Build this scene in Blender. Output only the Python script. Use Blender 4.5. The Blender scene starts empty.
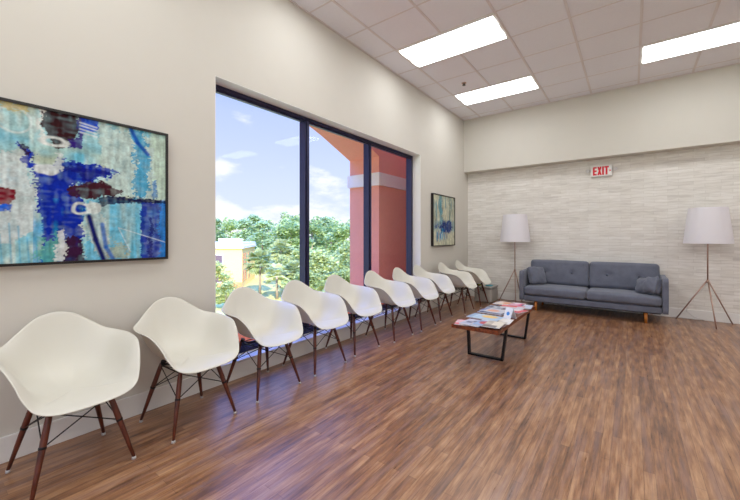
import bpy, bmesh, math, random
import numpy as np
from mathutils import Vector, Matrix

C = bpy.context.scene.collection
PI = math.pi
rnd = random.Random(7)

# ------------------------------------------------------------------ helpers
def lin(c):
    return c / 12.92 if c <= 0.04045 else ((c + 0.055) / 1.055) ** 2.4

def rgb(r, g, b):
    return (lin(r / 255), lin(g / 255), lin(b / 255), 1.0)

def new_mat(name):
    m = bpy.data.materials.new(name)
    m.use_nodes = True
    nt = m.node_tree
    nt.nodes.clear()
    out = nt.nodes.new('ShaderNodeOutputMaterial')
    return m, nt, out

def N(nt, kind, **kw):
    n = nt.nodes.new(kind)
    for k, v in kw.items():
        if k.startswith('i_'):
            n.inputs[k[2:].replace('_', ' ')].default_value = v
        else:
            setattr(n, k, v)
    return n

def simple(name, col, rough=0.5, metal=0.0, spec=0.5, noise=0.0, nscale=30.0, bump=0.0, coat=0.0, sheen=0.0):
    """principled material with a little procedural value variation"""
    m, nt, out = new_mat(name)
    p = N(nt, 'ShaderNodeBsdfPrincipled')
    p.inputs['Roughness'].default_value = rough
    p.inputs['Metallic'].default_value = metal
    p.inputs['Specular IOR Level'].default_value = spec
    p.inputs['Coat Weight'].default_value = coat
    p.inputs['Sheen Weight'].default_value = sheen
    nt.links.new(p.outputs[0], out.inputs[0])
    tc = N(nt, 'ShaderNodeTexCoord')
    ns = N(nt, 'ShaderNodeTexNoise')
    ns.inputs['Scale'].default_value = nscale
    ns.inputs['Detail'].default_value = 4
    nt.links.new(tc.outputs['Object'], ns.inputs['Vector'])
    mx = N(nt, 'ShaderNodeMix', data_type='RGBA')
    a = [max(0, c * (1 - noise)) for c in col[:3]] + [1]
    b = [min(1, c * (1 + noise)) for c in col[:3]] + [1]
    mx.inputs[6].default_value = a
    mx.inputs[7].default_value = b
    nt.links.new(ns.outputs['Fac'], mx.inputs[0])
    nt.links.new(mx.outputs[2], p.inputs['Base Color'])
    if bump:
        bp = N(nt, 'ShaderNodeBump')
        bp.inputs['Strength'].default_value = bump
        bp.inputs['Distance'].default_value = 0.002
        nt.links.new(ns.outputs['Fac'], bp.inputs['Height'])
        nt.links.new(bp.outputs[0], p.inputs['Normal'])
    return m

class MB:
    """collects shapes and links them as ONE mesh object"""
    def __init__(s):
        s.bm = bmesh.new()
    def box(s, x0, x1, y0, y1, z0, z1, mi=0, M=None):
        vs = [s.bm.verts.new(p) for p in ((x0, y0, z0), (x1, y0, z0), (x1, y1, z0), (x0, y1, z0),
                                          (x0, y0, z1), (x1, y0, z1), (x1, y1, z1), (x0, y1, z1))]
        if M:
            for v in vs:
                v.co = M @ v.co
        for f in ((3, 2, 1, 0), (4, 5, 6, 7), (0, 1, 5, 4), (1, 2, 6, 5), (2, 3, 7, 6), (3, 0, 4, 7)):
            fc = s.bm.faces.new([vs[i] for i in f])
            fc.material_index = mi
        return s
    def rod(s, p0, p1, r0, r1=None, n=12, rings=None, mi=0, smooth=True):
        """tapered round bar; rings = list of (t, r) for a turned profile"""
        p0 = Vector(p0); p1 = Vector(p1)
        r1 = r0 if r1 is None else r1
        prof = rings or [(0, r0), (1, r1)]
        d = (p1 - p0)
        q = d.to_track_quat('Z', 'Y')
        loops = []
        for t, r in prof:
            c = p0 + d * t
            loops.append([s.bm.verts.new(c + q @ Vector((r * math.cos(2 * PI * k / n), r * math.sin(2 * PI * k / n), 0))) for k in range(n)])
        for a, b in zip(loops, loops[1:]):
            for k in range(n):
                f = s.bm.faces.new((a[k], a[(k + 1) % n], b[(k + 1) % n], b[k]))
                f.smooth = smooth; f.material_index = mi
        f = s.bm.faces.new(list(reversed(loops[0]))); f.material_index = mi
        f = s.bm.faces.new(loops[-1]); f.material_index = mi
        return s
    def tube(s, pts, r, n=8, mi=0):
        pts = [Vector(p) for p in pts]
        loops = []
        for i, p in enumerate(pts):
            d = (pts[min(i + 1, len(pts) - 1)] - pts[max(i - 1, 0)]).normalized()
            q = d.to_track_quat('Z', 'Y')
            loops.append([s.bm.verts.new(p + q @ Vector((r * math.cos(2 * PI * k / n), r * math.sin(2 * PI * k / n), 0))) for k in range(n)])
        for a, b in zip(loops, loops[1:]):
            # match the closest starting vertex so that the tube does not twist
            off = min(range(n), key=lambda o: (a[0].co - b[o].co).length)
            for k in range(n):
                f = s.bm.faces.new((a[k], a[(k + 1) % n], b[(k + 1 + off) % n], b[(k + off) % n]))
                f.smooth = True; f.material_index = mi
            b[:] = b[off:] + b[:off]
        s.bm.faces.new(list(reversed(loops[0]))); s.bm.faces.new(loops[-1])
        return s
    def poly(s, pts, h, mi=0):
        """prism: pts a closed outline (3D), h an extrusion vector"""
        h = Vector(h)
        a = [s.bm.verts.new(p) for p in pts]
        b = [s.bm.verts.new(Vector(p) + h) for p in pts]
        n = len(a)
        s.bm.faces.new(list(reversed(a))).material_index = mi
        s.bm.faces.new(b).material_index = mi
        for k in range(n):
            s.bm.faces.new((a[k], a[(k + 1) % n], b[(k + 1) % n], b[k])).material_index = mi
        return s
    def build(s, name, mats, parent=None, bevel=0.0, smooth=False, loc=(0, 0, 0)):
        bmesh.ops.recalc_face_normals(s.bm, faces=s.bm.faces[:])
        me = bpy.data.meshes.new(name)
        s.bm.to_mesh(me); s.bm.free()
        for m in (mats if isinstance(mats, (list, tuple)) else [mats]):
            me.materials.append(m)
        if smooth:
            me.polygons.foreach_set('use_smooth', [True] * len(me.polygons))
        o = bpy.data.objects.new(name, me)
        C.objects.link(o)
        o.location = loc
        if parent:
            o.parent = parent
        if bevel:
            b = o.modifiers.new('bevel', 'BEVEL')
            b.width = bevel; b.segments = 2; b.limit_method = 'ANGLE'
        return o

def tag(o, label=None, cat=None, group=None, kind=None):
    if label: o['label'] = label
    if cat: o['category'] = cat
    if group: o['group'] = group
    if kind: o['kind'] = kind
    return o

def thing(name, label, cat, loc=(0, 0, 0), rz=0.0, group=None):
    o = bpy.data.objects.new(name, None)
    C.objects.link(o)
    o.empty_display_size = 0.1
    o.location = loc
    o.rotation_euler = (0, 0, rz)
    return tag(o, label, cat, group)

def kids(o):
    return [c for c in bpy.data.objects if c.parent == o]

def copy_tree(o, parent=None):
    c = o.copy()
    C.objects.link(c)
    if parent is not None:
        c.parent = parent
    for ch in kids(o):
        copy_tree(ch, c)
    return c

def structure(o):
    o['kind'] = 'structure'
    return o

def grid_mesh(name, P, mats, parent=None, closed_u=False, smooth=True):
    """P[i][j] -> point grid to one mesh"""
    nu, nv = len(P), len(P[0])
    vs = [p for row in P for p in row]
    fs = []
    for i in range(nu if closed_u else nu - 1):
        for j in range(nv - 1):
            a = i * nv + j; b = ((i + 1) % nu) * nv + j
            fs.append((a, b, b + 1, a + 1))
    me = bpy.data.meshes.new(name)
    me.from_pydata([tuple(v) for v in vs], [], fs)
    me.validate()
    me.polygons.foreach_set('use_smooth', [smooth] * len(me.polygons))
    me.materials.append(mats)
    o = bpy.data.objects.new(name, me)
    C.objects.link(o)
    if parent: o.parent = parent
    return o

def cushion(name, mat, parent, c, size, r=0.03, puff=(0, 0, 0), seg=14, tufts=(), seed=0, wob=0.0, rot=(0, 0, 0)):
    """soft rounded block; puff = extra bulge along each axis; tufts = [(x,z,depth,radius)] pressed into the -y face"""
    bm = bmesh.new()
    bmesh.ops.create_cube(bm, size=2.0)
    bmesh.ops.subdivide_edges(bm, edges=bm.edges[:], cuts=seg, use_grid_fill=True)
    hx, hy, hz = (s / 2 for s in size)
    rr = random.Random(seed)
    ph = [rr.uniform(0, 6) for _ in range(6)]
    for v in bm.verts:
        u = v.co.copy()
        p = Vector((u.x * hx, u.y * hy, u.z * hz))
        q = Vector((max(-hx + r, min(hx - r, p.x)), max(-hy + r, min(hy - r, p.y)), max(-hz + r, min(hz - r, p.z))))
        d = p - q
        if d.length > 1e-6:
            p = q + d.normalized() * r * min(1, d.length / r if d.length < r else 1)
        fx, fy, fz = (1 - u.x ** 2), (1 - u.y ** 2), (1 - u.z ** 2)
        p.x += puff[0] * u.x * fy * fz
        p.y += puff[1] * u.y * fx * fz
        p.z += puff[2] * u.z * fx * fy
        if wob:
            w = wob * (math.sin(9 * u.x + ph[0]) * math.sin(7 * u.z + ph[1]) + math.sin(5 * u.y + ph[2] + 6 * u.x))
            p += Vector((u.x, u.y, u.z)) * w
        for (tx, tz, dep, tr) in tufts:
            if u.y < -0.9:
                dd = ((p.x - tx) ** 2 + (p.z - tz) ** 2) / tr ** 2
                p.y += dep * math.exp(-dd)
        v.co = p
    for f in bm.faces: f.smooth = True
    me = bpy.data.meshes.new(name)
    bm.to_mesh(me); bm.free()
    me.materials.append(mat)
    o = bpy.data.objects.new(name, me)
    C.objects.link(o)
    o.location = c
    o.rotation_euler = rot
    if parent: o.parent = parent
    return o

# ------------------------------------------------------------------ materials
def mat_paint(name, col, bump=0.05):
    return simple(name, col, rough=0.75, spec=0.25, noise=0.015, nscale=6, bump=bump)

M_wall = mat_paint('wall paint', rgb(211, 207, 198))
M_white = simple('white trim paint', rgb(232, 230, 226), rough=0.4, noise=0.01, nscale=8)
M_tile = simple('ceiling tile', rgb(238, 237, 243), rough=0.9, spec=0.1, noise=0.05, nscale=90, bump=0.25)
M_tbar = simple('ceiling grid bar', rgb(222, 214, 214), rough=0.5, noise=0.01)
M_frame = simple('dark anodised frame', rgb(54, 54, 84), rough=0.3, metal=0.6, noise=0.05)
M_plastic = simple('white moulded shell', rgb(217, 214, 203), rough=0.38, spec=0.45, noise=0.006, nscale=5)
M_black = simple('black steel', rgb(24, 22, 24), rough=0.42, metal=0.3, noise=0.05)
M_blackwood = simple('black picture frame', rgb(24, 20, 20), rough=0.4, noise=0.08)
M_glide = simple('plastic glide', rgb(196, 192, 190), rough=0.4)
M_bronze = simple('brushed bronze', rgb(190, 160, 146), rough=0.4, metal=0.85, noise=0.04)
M_coral = simple('coral stucco', rgb(236, 160, 140), rough=0.9, spec=0.1, noise=0.06, nscale=14, bump=0.3)
M_band = simple('pale stucco band', rgb(236, 226, 220), rough=0.85, spec=0.1, noise=0.03, nscale=14)
M_terra = simple('terracotta ledge', rgb(238, 118, 58), rough=0.8, spec=0.1, noise=0.08, nscale=9)
M_oakleg = simple('honey oak', rgb(196, 122, 52), rough=0.4, noise=0.12, nscale=25)
M_red = simple('red sign letters', rgb(214, 24, 44), rough=0.5)
M_signwhite = simple('white sign plastic', rgb(236, 234, 230), rough=0.4)
M_grey = simple('grey woven fabric', rgb(176, 172, 165), rough=0.9, noise=0.08, nscale=120, bump=0.2)
M_teal = simple('teal plastic', rgb(40, 150, 170), rough=0.4)
M_lime = simple('lime plastic', rgb(190, 200, 50), rough=0.4)
M_paper = simple('white paper', rgb(232, 232, 236), rough=0.6)
M_logo = simple('blue print', rgb(70, 140, 215), rough=0.6)

def mat_wood(name, dark, light, axis='X', scale=4.0, rough=0.35):
    m, nt, out = new_mat(name)
    p = N(nt, 'ShaderNodeBsdfPrincipled'); p.inputs['Roughness'].default_value = rough
    nt.links.new(p.outputs[0], out.inputs[0])
    tc = N(nt, 'ShaderNodeTexCoord')
    mp = N(nt, 'ShaderNodeMapping')
    sc = {'X': (1, 14, 14), 'Y': (14, 1, 14), 'Z': (14, 14, 1)}[axis]
    mp.inputs['Scale'].default_value = sc
    ns = N(nt, 'ShaderNodeTexNoise'); ns.inputs['Scale'].default_value = scale; ns.inputs['Detail'].default_value = 6
    cr = N(nt, 'ShaderNodeValToRGB')
    cr.color_ramp.elements[0].position = 0.3; cr.color_ramp.elements[0].color = dark
    cr.color_ramp.elements[1].position = 0.7; cr.color_ramp.elements[1].color = light
    nt.links.new(tc.outputs['Object'], mp.inputs[0]); nt.links.new(mp.outputs[0], ns.inputs['Vector'])
    nt.links.new(ns.outputs['Fac'], cr.inputs[0]); nt.links.new(cr.outputs[0], p.inputs['Base Color'])
    return m

M_walnut = mat_wood('walnut dowel', rgb(58, 24, 18), rgb(112, 54, 34), 'Z', 3.0)
M_bench = mat_wood('reddish walnut bench', rgb(70, 30, 18), rgb(142, 72, 40), 'Y', 3.0, 0.3)

def mat_fabric(name, col, sc=420):
    m, nt, out = new_mat(name)
    p = N(nt, 'ShaderNodeBsdfPrincipled')
    p.inputs['Roughness'].default_value = 0.9
    p.inputs['Specular IOR Level'].default_value = 0.15
    p.inputs['Sheen Weight'].default_value = 0.25
    nt.links.new(p.outputs[0], out.inputs[0])
    tc = N(nt, 'ShaderNodeTexCoord')
    ns = N(nt, 'ShaderNodeTexNoise'); ns.inputs['Scale'].default_value = sc; ns.inputs['Detail'].default_value = 2
    n2 = N(nt, 'ShaderNodeTexNoise'); n2.inputs['Scale'].default_value = 9
    cr = N(nt, 'ShaderNodeValToRGB')
    cr.color_ramp.elements[0].position = 0.3; cr.color_ramp.elements[0].color = [c * .72 for c in col[:3]] + [1]
    cr.color_ramp.elements[1].position = 0.7; cr.color_ramp.elements[1].color = [c * 1.25 for c in col[:3]] + [1]
    ad = N(nt, 'ShaderNodeMath', operation='MULTIPLY_ADD'); ad.inputs[1].default_value = 0.35
    nt.links.new(tc.outputs['Object'], ns.inputs['Vector']); nt.links.new(tc.outputs['Object'], n2.inputs['Vector'])
    nt.links.new(n2.outputs['Fac'], ad.inputs[0])
    sb = N(nt, 'ShaderNodeMath', operation='MULTIPLY'); sb.inputs[1].default_value = 0.65
    nt.links.new(ns.outputs['Fac'], sb.inputs[0]); nt.links.new(sb.outputs[0], ad.inputs[2])
    nt.links.new(ad.outputs[0], cr.inputs[0]); nt.links.new(cr.outputs[0], p.inputs['Base Color'])
    bp = N(nt, 'ShaderNodeBump'); bp.inputs['Strength'].default_value = 0.2; bp.inputs['Distance'].default_value = 0.002
    nt.links.new(ns.outputs['Fac'], bp.inputs['Height']); nt.links.new(bp.outputs[0], p.inputs['Normal'])
    return m

M_sofa = mat_fabric('slate blue grey upholstery', rgb(106, 110, 124))
M_button = mat_fabric('upholstered button', rgb(88, 93, 110))
M_under = simple('black dust cover', rgb(20, 20, 22), rough=0.95)

def mat_floor():
    m, nt, out = new_mat('rustic plank floor')
    p = N(nt, 'ShaderNodeBsdfPrincipled')
    nt.links.new(p.outputs[0], out.inputs[0])
    L = nt.links.new
    tc = N(nt, 'ShaderNodeTexCoord')
    rot = N(nt, 'ShaderNodeMapping'); rot.inputs['Rotation'].default_value = (0, 0, PI / 2)
    L(tc.outputs['Object'], rot.inputs[0])
    br = N(nt, 'ShaderNodeTexBrick')
    br.offset = 0.37; br.offset_frequency = 2
    br.inputs['Color1'].default_value = (0, 0, 0, 1); br.inputs['Color2'].default_value = (1, 1, 1, 1)
    br.inputs['Mortar'].default_value = (0.5, 0.5, 0.5, 1)
    br.inputs['Scale'].default_value = 1.0
    br.inputs['Mortar Size'].default_value = 0.0012
    br.inputs['Brick Width'].default_value = 0.8
    br.inputs['Row Height'].default_value = 0.05
    L(rot.outputs[0], br.inputs['Vector'])
    # long grain streaks
    mp = N(nt, 'ShaderNodeMapping'); mp.inputs['Scale'].default_value = (46, 2.6, 1)
    L(tc.outputs['Object'], mp.inputs[0])
    g = N(nt, 'ShaderNodeTexNoise'); g.inputs['Scale'].default_value = 1.6; g.inputs['Detail'].default_value = 8; g.inputs['Roughness'].default_value = 0.7
    L(mp.outputs[0], g.inputs['Vector'])
    mp2 = N(nt, 'ShaderNodeMapping'); mp2.inputs['Scale'].default_value = (20, 3.0, 1)
    L(tc.outputs['Object'], mp2.inputs[0])
    g2 = N(nt, 'ShaderNodeTexNoise'); g2.inputs['Scale'].default_value = 1.3; g2.inputs['Detail'].default_value = 5
    L(mp2.outputs[0], g2.inputs['Vector'])
    # value = .45*plank + .35*grain + .2*patch
    a = N(nt, 'ShaderNodeMath', operation='MULTIPLY'); a.inputs[1].default_value = 0.13
    L(br.outputs['Color'], a.inputs[0])
    b = N(nt, 'ShaderNodeMath', operation='MULTIPLY_ADD'); b.inputs[1].default_value = 0.55
    L(g.outputs['Fac'], b.inputs[0]); L(a.outputs[0], b.inputs[2])
    c = N(nt, 'ShaderNodeMath', operation='MULTIPLY_ADD'); c.inputs[1].default_value = 0.45
    L(g2.outputs['Fac'], c.inputs[0]); L(b.outputs[0], c.inputs[2])
    cr = N(nt, 'ShaderNodeValToRGB')
    e = cr.color_ramp.elements
    e[0].position = 0.31; e[0].color = rgb(62, 40, 34)
    e[1].position = 0.76; e[1].color = rgb(192, 150, 112)
    x = e.new(0.45); x.color = rgb(110, 76, 56)
    x = e.new(0.57); x.color = rgb(148, 104, 72)
    L(c.outputs[0], cr.inputs[0])
    # grey-mauve weathering in some streaks
    mp3 = N(nt, 'ShaderNodeMapping'); mp3.inputs['Scale'].default_value = (15, 1.1, 1); mp3.inputs['Location'].default_value = (3, 7, 0)
    L(tc.outputs['Object'], mp3.inputs[0])
    g3 = N(nt, 'ShaderNodeTexNoise'); g3.inputs['Scale'].default_value = 1.4; g3.inputs['Detail'].default_value = 4
    L(mp3.outputs[0], g3.inputs['Vector'])
    r3 = N(nt, 'ShaderNodeMapRange'); r3.inputs[1].default_value = 0.48; r3.inputs[2].default_value = 0.72; r3.inputs[4].default_value = 0.55
    L(g3.outputs['Fac'], r3.inputs[0])
    mx = N(nt, 'ShaderNodeMix', data_type='RGBA'); mx.inputs[7].default_value = rgb(138, 112, 108)
    L(r3.outputs[0], mx.inputs[0]); L(cr.outputs[0], mx.inputs[6])
    # joints
    mx2 = N(nt, 'ShaderNodeMix', data_type='RGBA'); mx2.inputs[7].default_value = rgb(78, 54, 44)
    jf = N(nt, 'ShaderNodeMath', operation='MULTIPLY'); jf.inputs[1].default_value = 0.5
    L(br.outputs['Fac'], jf.inputs[0]); L(jf.outputs[0], mx2.inputs[0]); L(mx.outputs[2], mx2.inputs[6])
    L(mx2.outputs[2], p.inputs['Base Color'])
    rr = N(nt, 'ShaderNodeMapRange'); rr.inputs[3].default_value = 0.22; rr.inputs[4].default_value = 0.38
    L(g.outputs['Fac'], rr.inputs[0]); L(rr.outputs[0], p.inputs['Roughness'])
    p.inputs['Specular IOR Level'].default_value = 0.85
    bp = N(nt, 'ShaderNodeBump'); bp.inputs['Strength'].default_value = 0.25; bp.inputs['Distance'].default_value = 0.003
    L(c.outputs[0], bp.inputs['Height']); L(bp.outputs[0], p.inputs['Normal'])
    return m
M_floor = mat_floor()

def mat_stone():
    m, nt, out = new_mat('stacked stone wallpaper')
    L = nt.links.new
    p = N(nt, 'ShaderNodeBsdfPrincipled'); p.inputs['Roughness'].default_value = 0.7; p.inputs['Specular IOR Level'].default_value = 0.25
    L(p.outputs[0], out.inputs[0])
    tc = N(nt, 'ShaderNodeTexCoord')
    mp = N(nt, 'ShaderNodeMapping'); mp.inputs['Rotation'].default_value = (PI / 2, 0, 0)
    L(tc.outputs['Object'], mp.inputs[0])
    wob = N(nt, 'ShaderNodeTexNoise'); wob.inputs['Scale'].default_value = 7; wob.inputs['Detail'].default_value = 3
    L(mp.outputs[0], wob.inputs['Vector'])
    sc = N(nt, 'ShaderNodeVectorMath', operation='SCALE'); sc.inputs['Scale'].default_value = 0.035
    L(wob.outputs['Color'], sc.inputs[0])
    ad = N(nt, 'ShaderNodeVectorMath', operation='ADD'); L(mp.outputs[0], ad.inputs[0]); L(sc.outputs[0], ad.inputs[1])
    def brick(w, h, off):
        b = N(nt, 'ShaderNodeTexBrick'); b.offset = off
        b.inputs['Color1'].default_value = (0, 0, 0, 1); b.inputs['Color2'].default_value = (1, 1, 1, 1); b.inputs['Mortar'].default_value = (0.1, 0.1, 0.1, 1)
        b.inputs['Scale'].default_value = 1; b.inputs['Mortar Size'].default_value = 0.004; b.inputs['Mortar Smooth'].default_value = 0.6
        b.inputs['Brick Width'].default_value = w; b.inputs['Row Height'].default_value = h
        L(ad.outputs[0], b.inputs['Vector']); return b
    b1 = brick(0.30, 0.05, 0.43)
    b2 = brick(0.47, 0.1, 0.3)
    mps = N(nt, 'ShaderNodeMapping'); mps.inputs['Scale'].default_value = (3, 24, 1); L(ad.outputs[0], mps.inputs[0])
    st = N(nt, 'ShaderNodeTexNoise'); st.inputs['Scale'].default_value = 1.5; st.inputs['Detail'].default_value = 6; L(mps.outputs[0], st.inputs['Vector'])
    a = N(nt, 'ShaderNodeMath', operation='MULTIPLY'); a.inputs[1].default_value = 0.20; L(b1.outputs['Color'], a.inputs[0])
    b = N(nt, 'ShaderNodeMath', operation='MULTIPLY_ADD'); b.inputs[1].default_value = 0.14; L(b2.outputs['Color'], b.inputs[0]); L(a.outputs[0], b.inputs[2])
    c = N(nt, 'ShaderNodeMath', operation='MULTIPLY_ADD'); c.inputs[1].default_value = 0.85; L(st.outputs['Fac'], c.inputs[0]); L(b.outputs[0], c.inputs[2])
    cr = N(nt, 'ShaderNodeValToRGB')
    e = cr.color_ramp.elements
    e[0].position = 0.28; e[0].color = rgb(206, 201, 194)
    e[1].position = 0.85; e[1].color = rgb(240, 237, 232)
    x = e.new(0.55); x.color = rgb(226, 222, 215)
    L(c.outputs[0], cr.inputs[0])
    mx = N(nt, 'ShaderNodeMix', data_type='RGBA'); mx.inputs[7].default_value = rgb(200, 194, 186)
    f = N(nt, 'ShaderNodeMath', operation='MULTIPLY'); f.inputs[1].default_value = 0.3; L(b1.outputs['Fac'], f.inputs[0])
    L(f.outputs[0], mx.inputs[0]); L(cr.outputs[0], mx.inputs[6]); L(mx.outputs[2], p.inputs['Base Color'])
    bp = N(nt, 'ShaderNodeBump'); bp.inputs['Strength'].default_value = 0.35; bp.inputs['Distance'].default_value = 0.004
    L(c.outputs[0], bp.inputs['Height']); L(bp.outputs[0], p.inputs['Normal'])
    return m
M_stone = mat_stone()

def mat_glass():
    m, nt, out = new_mat('window glass')
    L = nt.links.new
    t = N(nt, 'ShaderNodeBsdfTransparent'); t.inputs[0].default_value = (0.97, 0.98, 0.99, 1)
    g = N(nt, 'ShaderNodeBsdfGlossy'); g.inputs['Roughness'].default_value = 0.0
    # Schlick reflectance that reads the same from both faces of the sheet
    ge = N(nt, 'ShaderNodeNewGeometry')
    dt = N(nt, 'ShaderNodeVectorMath', operation='DOT_PRODUCT'); L(ge.outputs['Normal'], dt.inputs[0]); L(ge.outputs['Incoming'], dt.inputs[1])
    ab = N(nt, 'ShaderNodeMath', operation='ABSOLUTE'); L(dt.outputs['Value'], ab.inputs[0])
    om = N(nt, 'ShaderNodeMath', operation='SUBTRACT'); om.inputs[0].default_value = 1; L(ab.outputs[0], om.inputs[1])
    pw = N(nt, 'ShaderNodeMath', operation='POWER'); pw.inputs[1].default_value = 5; L(om.outputs[0], pw.inputs[0])
    fr = N(nt, 'ShaderNodeMath', operation='MULTIPLY_ADD'); fr.inputs[1].default_value = 0.5; fr.inputs[2].default_value = 0.009; L(pw.outputs[0], fr.inputs[0])
    mx = N(nt, 'ShaderNodeMixShader')
    L(fr.outputs[0], mx.inputs[0]); L(t.outputs[0], mx.inputs[1]); L(g.outputs[0], mx.inputs[2]); L(mx.outputs[0], out.inputs[0])
    return m
M_glass = mat_glass()

def mat_emit(name, col, s):
    m, nt, out = new_mat(name)
    e = N(nt, 'ShaderNodeEmission'); e.inputs[0].default_value = col; e.inputs[1].default_value = s
    nt.links.new(e.outputs[0], out.inputs[0])
    return m
LAMP = 9.0
M_diff = mat_emit('lit lamp diffuser', (0.965, 0.985, 1.0, 1), LAMP)

def mat_shade():
    m, nt, out = new_mat('white fabric lampshade')
    L = nt.links.new
    d = N(nt, 'ShaderNodeBsdfDiffuse'); d.inputs[0].default_value = rgb(247, 245, 249)
    t = N(nt, 'ShaderNodeBsdfTranslucent'); t.inputs[0].default_value = rgb(247, 245, 249)
    mx = N(nt, 'ShaderNodeMixShader'); mx.inputs[0].default_value = 0.3
    L(d.outputs[0], mx.inputs[1]); L(t.outputs[0], mx.inputs[2]); L(mx.outputs[0], out.inputs[0])
    tc = N(nt, 'ShaderNodeTexCoord'); ns = N(nt, 'ShaderNodeTexNoise'); ns.inputs['Scale'].default_value = 300
    bp = N(nt, 'ShaderNodeBump'); bp.inputs['Strength'].default_value = 0.1; bp.inputs['Distance'].default_value = 0.001
    L(tc.outputs['Object'], ns.inputs['Vector']); L(ns.outputs['Fac'], bp.inputs['Height']); L(bp.outputs[0], d.inputs['Normal'])
    return m
M_shade = mat_shade()

def mat_attr(name, rough=0.45, spec=0.3):
    m, nt, out = new_mat(name)
    p = N(nt, 'ShaderNodeBsdfPrincipled'); p.inputs['Roughness'].default_value = rough
    p.inputs['Specular IOR Level'].default_value = spec
    at = N(nt, 'ShaderNodeAttribute'); at.attribute_name = 'print'
    nt.links.new(at.outputs['Color'], p.inputs['Base Color']); nt.links.new(p.outputs[0], out.inputs[0])
    return m
M_canvas = mat_attr('painted canvas', 0.6, 0.1)
M_cover = mat_attr('printed cover', 0.35)

def mat_leaf(name, c1, c2, tr=0.45):
    m, nt, out = new_mat(name)
    L = nt.links.new
    tc = N(nt, 'ShaderNodeTexCoord'); oi = N(nt, 'ShaderNodeObjectInfo')
    ns = N(nt, 'ShaderNodeTexNoise'); ns.inputs['Scale'].default_value = 0.7; ns.inputs['Detail'].default_value = 5
    L(tc.outputs['Object'], ns.inputs['Vector'])
    ad = N(nt, 'ShaderNodeMath', operation='MULTIPLY_ADD'); ad.inputs[1].default_value = 0.35; ad.inputs[2].default_value = -0.17
    L(oi.outputs['Random'], ad.inputs[0])
    s = N(nt, 'ShaderNodeMath', operation='ADD'); L(ns.outputs['Fac'], s.inputs[0]); L(ad.outputs[0], s.inputs[1])
    cr = N(nt, 'ShaderNodeValToRGB')
    cr.color_ramp.elements[0].position = 0.3; cr.color_ramp.elements[0].color = c1
    cr.color_ramp.elements[1].position = 0.7; cr.color_ramp.elements[1].color = c2
    L(s.outputs[0], cr.inputs[0])
    d = N(nt, 'ShaderNodeBsdfDiffuse'); t = N(nt, 'ShaderNodeBsdfTranslucent')
    L(cr.outputs[0], d.inputs[0]); L(cr.outputs[0], t.inputs[0])
    mx = N(nt, 'ShaderNodeMixShader'); mx.inputs[0].default_value = tr
    L(d.outputs[0], mx.inputs[1]); L(t.outputs[0], mx.inputs[2]); L(mx.outputs[0], out.inputs[0])
    return m
M_leaf = mat_leaf('broadleaf foliage', rgb(166, 186, 118), rgb(214, 226, 160))
M_leaf2 = mat_leaf('yellow green foliage', rgb(170, 182, 108), rgb(216, 220, 150))
M_leaf3 = mat_leaf('grey green foliage', rgb(152, 178, 124), rgb(202, 218, 164))
M_palm = mat_leaf('palm fronds', rgb(172, 184, 122), rgb(226, 228, 170))
M_bark = simple('tree bark', rgb(168, 150, 130), rough=0.95, noise=0.25, nscale=5)
M_lawn = simple('sunny lawn', rgb(200, 190, 112), rough=1.0, spec=0.05, noise=0.18, nscale=0.18)
M_stucco = simple('yellow stucco', rgb(246, 212, 140), rough=0.9, spec=0.1, noise=0.04, nscale=1)
M_roofw = simple('white parapet', rgb(236, 230, 224), rough=0.8, spec=0.1)
M_darkwin = simple('dark window glass', rgb(110, 92, 100), rough=0.25)
M_orange = simple('orange wall base', rgb(226, 150, 96), rough=0.9)

# ------------------------------------------------------------------ the room
XL, XR = -2.823, 4.6            # left wall face, right wall face
YF, YB = -3.4, 7.25             # wall behind the camera, accent wall
ZC = 3.706                      # ceiling
WY0, WY1, WZ0, WZ1 = 1.566, 5.157, 0.150, 2.637     # window opening
WT = 0.25

structure(MB().box(XL - 0.02, XR, YF, YB, -0.12, 0).build('floor', M_floor))

w = MB()
w.box(XL - WT, XL, YF - 0.15, WY0, -0.12, ZC + 0.1)
w.box(XL - WT, XL, WY1, YB + 0.15, -0.12, ZC + 0.1)
w.box(XL - WT, XL, WY0, WY1, -0.12, WZ0)
w.box(XL - WT, XL, WY0, WY1, WZ1, ZC + 0.1)
structure(w.build('wall_left', M_wall))
structure(MB().box(XL, XR, YB, YB + 0.15, -0.12, ZC + 0.1).build('wall_back', M_stone))
# the wall behind the camera gets an added wide opening for fill daylight
GX0, GX1, GZ0, GZ1 = -1.9, 3.9, 0.12, 2.9
w = MB()
w.box(XL, GX0, YF - 0.15, YF, -0.12, ZC + 0.1); w.box(GX1, XR, YF - 0.15, YF, -0.12, ZC + 0.1)
w.box(GX0, GX1, YF - 0.15, YF, -0.12, GZ0); w.box(GX0, GX1, YF - 0.15, YF, GZ1, ZC + 0.1)
structure(w.build('wall_front', M_wall))
structure(MB().box(XR, XR + 0.15, YF - 0.15, YB + 0.15, -0.12, ZC + 0.1).build('wall_right', M_wall))
structure(MB().box(XL, XR, 7.03, YB, 2.615, ZC).build('wall_back_upper', M_wall))

# ceiling: one tiled slab with its exposed grid
GX, PX, GY, PY = -1.19, 0.637, 0.23, 0.6
c = MB()
c.box(XL, XR, YF, YB, ZC, ZC + 0.1, 0)
k = math.ceil((XL - GX) / PX)
while GX + k * PX < XR:
    x = GX + k * PX
    c.box(x - 0.013, x + 0.013, YF, 7.03, ZC - 0.007, ZC, 1); k += 1
k = math.ceil((YF - GY) / PY)
while GY + k * PY < 7.0:
    y = GY + k * PY
    c.box(XL, XR, y - 0.008, y + 0.008, ZC - 0.004, ZC, 1); k += 1
c.box(XL, XL + 0.022, YF, 7.03, ZC - 0.008, ZC, 1)
c.box(XL, XR, 7.008, 7.03, ZC - 0.008, ZC, 1)
structure(c.build('ceiling', [M_tile, M_tbar]))

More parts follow.
